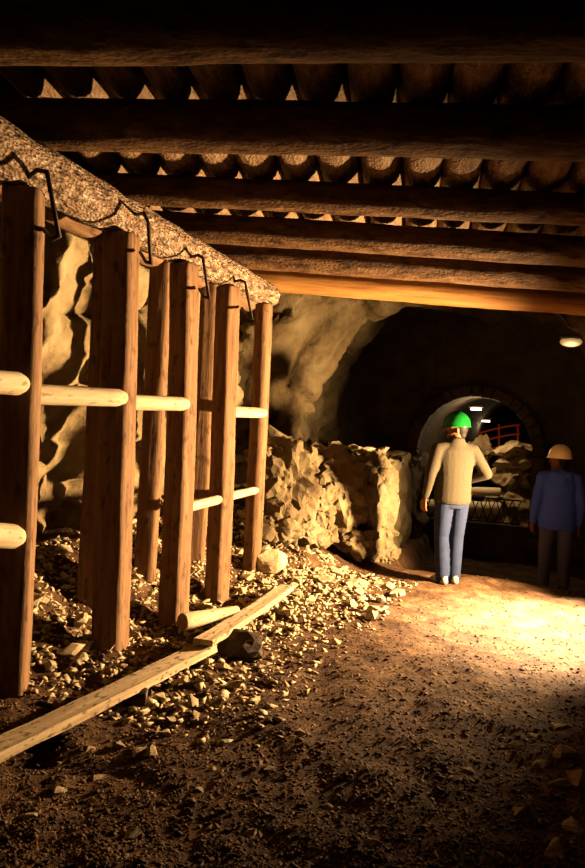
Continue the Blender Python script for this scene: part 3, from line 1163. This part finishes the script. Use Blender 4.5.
def person(label, base, rz, pose, mats, helm):
    root = thing('person', label, 'person', base, None, rz)
    LS, RS = pose['ls'], pose['rs']         # shoulder, elbow, wrist
    hc = Vector(pose['head'])
    hs, q, R = head_geo(hc, pose['yaw'])
    body = list(hs)
    body.append(((0, -0.005, 1.44), hc + Vector((0, -0.01, -0.06)), 0.062, 0.056))
    for (s, e, w), sd in ((LS, -1), (RS, 1)):
        body += [(s, e, 0.050, 0.040), (e, w, 0.040, 0.027)]
    for sd, d, side in ((LS, pose['lhd'], pose['lhs']), (RS, pose['rhd'], pose['rhs'])):
        body += hand_segs(Vector(sd[2]) + Vector(d).normalized() * 0.015, d, side, None)
    for (h_, k_, a_) in pose['legs']:
        body += [(h_, k_, 0.075, 0.05), (k_, a_, 0.05, 0.035), (a_, Vector(a_) + Vector((0, 0.14, -0.04)), 0.035, 0.03)]
    torso = [(0, 0, .88, .13, .09), (0, 0, .96, .145, .10), (0, 0, 1.08, .125, .09), (0, 0, 1.22, .15, .10), (0, 0, 1.36, .165, .10), (0, 0, 1.43, .12, .08), (0, 0, 1.47, .06, .06)]
    b = blob('body', body, [torso], M['skin'], root, 0.0075, 2)
    # hair at the nape
    blob('hair', [(q(0, -0.032, 0.03), q(0, -0.02, 0.05), 0.090, 0.088), (q(0, -0.05, -0.045), q(0, -0.045, 0.0), 0.056, 0.078)], [], M['hair'], root, 0.009, 2)
    for sx in (-.032, .032):
        bm = bmesh.new()
        bmesh.ops.create_uvsphere(bm, u_segments=10, v_segments=6, radius=0.009)
        me = bpy.data.meshes.new('eye')
        bm.to_mesh(me)
        bm.free()
        link_mesh('eye', me, M['eye'], root, True, q(sx, 0.092, 0.003))
    # jacket
    jt = pose['jacket']
    segs = []
    for (s, e, w), sd in ((LS, -1), (RS, 1)):
        s, e, w = Vector(s), Vector(e), Vector(w)
        segs += [(Vector((sd * 0.06, 0, 1.43)), s, 0.07, 0.076), (s, e, 0.076, 0.060), (e, w - (w - e).normalized() * 0.015, 0.060, 0.043)]
    segs += pose.get('extra', [])
    blob('jacket', segs, [jt], mats['jacket'], root, 0.011, 4)
    # trousers
    segs = []
    for (h_, k_, a_) in pose['legs']:
        h_, k_, a_ = Vector(h_), Vector(k_), Vector(a_)
        segs += [(h_, k_, 0.102, 0.078), (k_, a_ + Vector((0, 0.0, 0.0)), 0.078, 0.066), (a_, a_ + Vector((0, 0.012, -0.035)), 0.062, 0.064)]
    blob('trousers', segs, [[(0, 0, .80, .15, .105), (0, 0, .9, .165, .12), (0, 0, 1.0, .16, .115)]], mats['trousers'], root, 0.011, 4)
    for (h_, k_, a_), y_ in zip(pose['legs'], (0.18, -0.12)):
        shoe(root, (a_[0], a_[1] + 0.01, 0.0), y_, mats['shoe'])
    helmet(root, q(0, 0.0, 0.040), pose['yaw'], helm, pose.get('tilt', 0.0))
    return root


feet = P(444, 583, 7.5)
gzz = gz(feet.x, feet.y)
pose1 = dict(
    head=(0.02, 0.035, 1.615), yaw=math.radians(65),
    ls=((-0.20, 0, 1.40), (-0.275, -0.02, 1.13), (-0.285, 0.05, 0.90)), lhd=(-0.05, 0.15, -1), lhs=(-.4, 1, 0.1),
    rs=((0.20, 0, 1.40), (0.345, -0.06, 1.17), (0.20, 0.15, 1.07)), rhd=(-0.85, 0.5, -0.15), rhs=(0, .3, 1),
    legs=(((-0.09, 0, .90), (-0.085, 0.03, .50), (-0.075, -0.02, .10)), ((0.09, 0, .90), (0.085, 0.03, .50), (0.065, -0.01, .10))),
    jacket=[(0, 0, .845, .185, .135), (0, 0, .88, .202, .146), (0, 0, 1.0, .196, .140), (0, 0, 1.15, .195, .138), (0, 0, 1.30, .215, .138), (0, 0, 1.40, .20, .118), (0, 0, 1.45, .13, .10), (0, 0, 1.535, .082, .085)], tilt=-0.05)
person('man in beige fleece and blue jeans with a green helmet, seen from behind', (feet.x + 0.035, feet.y, gzz), math.radians(14), pose1,
       dict(jacket=M['beige'], trousers=M['jeans'], shoe=M['shoe']), M['green'])

f2 = P(553, 585, 8.6)
g2 = gz(f2.x, f2.y)
pose2 = dict(
    head=(0.0, 0.05, 1.60), yaw=math.radians(55),
    ls=((-0.19, 0, 1.39), (-0.255, -0.01, 1.10), (-0.265, 0.07, 0.85)), lhd=(-0.05, 0.2, -1), lhs=(-.4, 1, 0.1),
    rs=((0.19, 0, 1.39), (0.255, -0.03, 1.10), (0.26, 0.04, 0.85)), rhd=(0.05, 0.2, -1), rhs=(.4, 1, 0.1),
    legs=(((-0.10, 0, .90), (-0.11, 0.03, .50), (-0.12, -0.02, .10)), ((0.10, 0, .90), (0.11, 0.03, .50), (0.12, -0.01, .10))),
    jacket=[(0, 0, .78, .20, .14), (0, 0, .82, .218, .152), (0, 0, 1.0, .205, .145), (0, 0, 1.15, .20, .138), (0, 0, 1.30, .215, .14), (0, 0, 1.40, .195, .12), (0, 0, 1.45, .13, .10), (0, 0, 1.50, .09, .09)],
    extra=[((-0.07, -0.09, 1.43), (0.07, -0.09, 1.43), 0.06, 0.06), ((0, -0.10, 1.38), (0, -0.09, 1.46), 0.07, 0.05)])
person('man in a blue hooded jacket, dark trousers and a cream helmet', (f2.x, f2.y, g2), math.radians(-8), pose2,
       dict(jacket=M['bluejacket'], trousers=M['trousers'], shoe=M['sole']), M['cream'])


# ================================================================== far gallery
def box(name, c, dims, mat, parent=None, rz=0.0, bev=0.01, jitter=0.0, seed=0):
    bm = bmesh.new()
    bmesh.ops.create_cube(bm, size=1)
    r = random.Random(seed)
    for v in bm.verts:
        v.co = Vector((v.co.x * dims[0] + r.uniform(-1, 1) * jitter, v.co.y * dims[1] + r.uniform(-1, 1) * jitter, v.co.z * dims[2] + r.uniform(-1, 1) * jitter))
    if bev:
        bmesh.ops.bevel(bm, geom=list(bm.edges), offset=bev, segments=1, affect='EDGES')
    me = bpy.data.meshes.new(name)
    bm.to_mesh(me)
    bm.free()
    o = link_mesh(name, me, mat, parent, False, c)
    o.rotation_euler = (0, 0, rz)
    return o


AZ = math.atan2(AX.y, AX.x) - math.pi / 2
# stone ring of the portal
pr = thing('portal_arch', 'arched stone surround of the small far portal', 'arch', uv(PU - 0.06, PVC, -0.2))
pl0 = pr.location.copy()
NS = 19
for k in range(NS):
    th = math.pi * (k + 0.5) / NS
    rr = PR + 0.07
    c = uv(PU - 0.06, PVC - rr * math.cos(th), PZS + rr * math.sin(th))
    o = box('arch_stone', c - pl0, (0.165, 0.24, 0.145), M['rock_dark'], pr, 0, 0.012, 0.008, k)
    o.rotation_euler = (Matrix.Rotation(AZ, 3, 'Z') @ Matrix.Rotation(-(math.pi - th) + math.pi, 3, 'Y')).to_euler()
for sd in (-1, 1):
    for k in range(6):
        c = uv(PU - 0.06, PVC + sd * (PR + 0.07), PZS - 0.12 - 0.235 * k)
        box('jamb_stone', c - pl0, (0.165, 0.24, 0.22), M['rock_dark'], pr, AZ, 0.012, 0.01, 40 + k)

# masonry pillar inside the portal
c0 = P(511, 522, 12.45)
pil = thing('stone_pillar', 'rough pale masonry pillar lit at the right of the far portal', 'pillar', (c0.x, c0.y, -0.25))
zb = [-0.25, 0.28, 0.62, 0.98, 1.22, 1.45]
for k in range(len(zb) - 1):
    me = craggy_mesh('pillar_block', 400 + k, (0.80, 0.62, (zb[k + 1] - zb[k]) * 1.4), 3)
    o = link_mesh('pillar_block', me, M['stone'], pil, False, (0.02 * (k % 2), 0, (zb[k] + zb[k + 1]) / 2 + 0.25))
    o.rotation_euler = (0, 0, 0.4 * k)
me = craggy_mesh('boulder', 420, (0.42, 0.34, 0.5), 4)
o = link_mesh('boulder', me, M['stone'], None, False, P(482, 452, 13.2))
tag(o, 'pale rough rock beyond the railing, left of the masonry pillar', 'boulder')

# low wall and lattice railing in the portal
sw = box('sill_wall', uv(PU + 0.02, PVC, -0.03), (1.75, 0.16, 0.50), M['rock_dark'], None, AZ, 0.01)
tag(sw, 'low dark wall closing the foot of the portal', kind='structure')
ra = thing('lattice_railing', 'black crisscross lattice railing across the far portal', 'railing', uv(PU + 0.02, PVC, 0.22))
rl0 = ra.location.copy()
for z in (0.245, 0.60):
    tube('railing_bar', [uv(PU + 0.02, PVC - 0.84, z) - rl0, uv(PU + 0.02, PVC + 0.72, z) - rl0], 0.013, M['iron'], ra)
n = 13
for k in range(n):
    v0 = PVC - 0.84 + k * 0.12
    for s in (-1, 1):
        a_, b_ = (v0, v0 + 0.12) if s > 0 else (v0 + 0.12, v0)
        tube('lattice_bar', [uv(PU + 0.02 + 0.012 * s, a_, 0.245) - rl0, uv(PU + 0.02 + 0.012 * s, b_, 0.60) - rl0], 0.0085, M['iron'], ra, 6)
# pale beams behind the railing
o = log('pale_pipe', P(420, 490, 12.25), P(500, 492, 12.25), 0.075, 0.075, M['paint'], seed=90, rough=0.02)
tag(o, 'upper pale horizontal pipe behind the lattice railing', 'pipe', 'pale pipes behind the railing')
o = log('pale_pipe', P(420, 507, 11.75), P(500, 510, 11.75), 0.13, 0.13, M['paint'], seed=91, rough=0.02)
tag(o, 'thick lower pale horizontal pipe behind the lattice railing', 'pipe', 'pale pipes behind the railing')
o = box('white_slat', P(489, 471, 11.9), (0.05, 0.03, 0.24), M['paint'], None, AZ, 0.005)
o.rotation_euler = (0, -0.35, AZ)
tag(o, 'small leaning white slat beyond the man with the green helmet', 'slat')
# red railing deep inside
rd = thing('red_railing', 'dim red pipe railing deep inside the far gallery', 'railing', P(505, 470, 14.5))
r0 = rd.location.copy()
for k, y in enumerate((425, 434, 444)):
    pts = [P(478 + 4.2 * q, y + 9 - 1.5 * q + 0.06 * q * q, 14.5) - r0 for q in range(11)]
    tube('rail', pts, 0.022, M['redpaint'], rd, 8)
for x in (499, 518):
    tube('upright', [P(x, 474, 14.5) - r0, P(x, 424, 14.5) - r0], 0.022, M['redpaint'], rd, 8)

# ceiling tubes
for k, (px, py, Y, w, lab) in enumerate([(476, 411, 11.95, 0.17, 'nearer lit ceiling tube inside the far gallery'), (484, 423, 16.5, 0.26, 'farther lit ceiling tube inside the far gallery')]):
    t = thing('ceiling_tube', lab, 'lamp', P(px, py - 2, Y), 'lit tubes in the far gallery', AZ)
    box('fixture', (0, 0, 0.05), (w + 0.08, 0.10, 0.05), M['darkmetal'], t, 0, 0.006)
    me = log_mesh('tube', w, 0.018, 0.018, seg=12, rings=4, rough=0)
    o = link_mesh('tube', me, [M['tube'], M['tube']], t, True, (-w / 2, 0, 0))
    o.rotation_euler = (0, math.pi / 2, 0)
    pl = bpy.data.lights.new('tube_light', 'POINT')
    pl.energy = (55, 10)[k]
    pl.color = (1.0, 0.66, 0.32)
    pl.shadow_soft_size = 0.1
    lo = bpy.data.objects.new('tube_light', pl)
    COL.objects.link(lo)
    lo.parent = t
    lo.location = (0, 0, -0.12)
# oval bulkhead lamp on the vault, right
c = P(571, 342, 9.6)
t = thing('oval_lamp', 'dim oval bulkhead lamp on the dark vault at right', 'lamp', c, None, AZ)
bm = bmesh.new()
bmesh.ops.create_uvsphere(bm, u_segments=20, v_segments=12, radius=1)
me = bpy.data.meshes.new('lamp_glass')
for v in bm.verts:
    v.co = Vector((v.co.x * 0.14, v.co.y * 0.10, v.co.z * 0.065))
bm.to_mesh(me)
bm.free()
link_mesh('lamp_glass', me, M['dome'], t, True)
box('base', (0, 0, 0.06), (0.30, 0.16, 0.05), M['darkmetal'], t, 0, 0.012)
pl = bpy.data.lights.new('oval_light', 'POINT')
pl.energy = 2.2
pl.color = (1.0, 0.78, 0.5)
pl.shadow_soft_size = 0.1
lo = bpy.data.objects.new('oval_light', pl)
COL.objects.link(lo)
lo.parent = t
lo.location = (0, -0.12, -0.12)
tube('conduit', [(0.12, 0, 0.03), (0.35, 0, 0.05), (0.9, 0, 0.06)], 0.02, M['darkmetal'], t)

# floodlight on its stand (off the right edge of the frame)
t = thing('floodlight', 'lit floodlight on a low tripod at the right of the gallery', 'lamp', (LAMP.x, LAMP.y, gz(LAMP.x, LAMP.y)))
hz = LAMP.z - t.location.z
yaw = math.atan2(LAMP_AIM.y, LAMP_AIM.x)
q_ = Vector((math.cos(yaw), math.sin(yaw), 0))
box('housing', Vector((0, 0, hz)) - q_ * 0.13, (0.10, 0.26, 0.2), M['darkmetal'], t, yaw, 0.012)
box('glass', Vector((0, 0, hz)) - q_ * 0.075, (0.012, 0.22, 0.16), M['lens'], t, yaw, 0.002)
tube('pole', [Vector((0, 0, 0.3)) - q_ * 0.13, Vector((0, 0, hz - 0.09)) - q_ * 0.13], 0.016, M['darkmetal'], t)
for k in range(3):
    an = yaw + math.pi / 3 + k * 2 * math.pi / 3
    tube('leg', [Vector((0, 0, 0.42)) - q_ * 0.13, Vector((0.26 * math.cos(an), 0.26 * math.sin(an), 0.0)) - q_ * 0.13], 0.012, M['darkmetal'], t)

# can and hanger of the added spotlight (off the right edge of the frame)
t = thing('added_spotlight', 'unseen small can spotlight added at right to brighten the floor', 'lamp', SPOT)
qr = SPOT_AIM.to_track_quat('-Z', 'Y')
me = bpy.data.meshes.new('can')
V, Fc = [], []
for z, r in ((0.02, 0.075), (0.10, 0.07), (0.20, 0.06), (0.24, 0.03), (0.20, 0.05), (0.03, 0.065)):
    for k in range(20):
        V.append((r * math.cos(k * math.pi / 10), r * math.sin(k * math.pi / 10), z))
for i in range(5):
    for k in range(20):
        Fc.append((i * 20 + k, i * 20 + (k + 1) % 20, (i + 1) * 20 + (k + 1) % 20, (i + 1) * 20 + k))
me.from_pydata(V, [], Fc)
o = link_mesh('can', me, M['darkmetal'], t, True, (0, 0, 0), qr)
V = [(0.058 * math.cos(k * math.pi / 10), 0.058 * math.sin(k * math.pi / 10), 0.05) for k in range(20)]
mesh_obj('glass', V, [tuple(range(20))[::-1]], M['lens'], t, False, (0, 0, 0), qr)
b_ = qr @ Vector((0, 0, 0.22))
tube('hanger', [b_, b_ + Vector((0, 0, 0.12)), Vector((b_.x, b_.y, 0.62))], 0.012, M['darkmetal'], t)
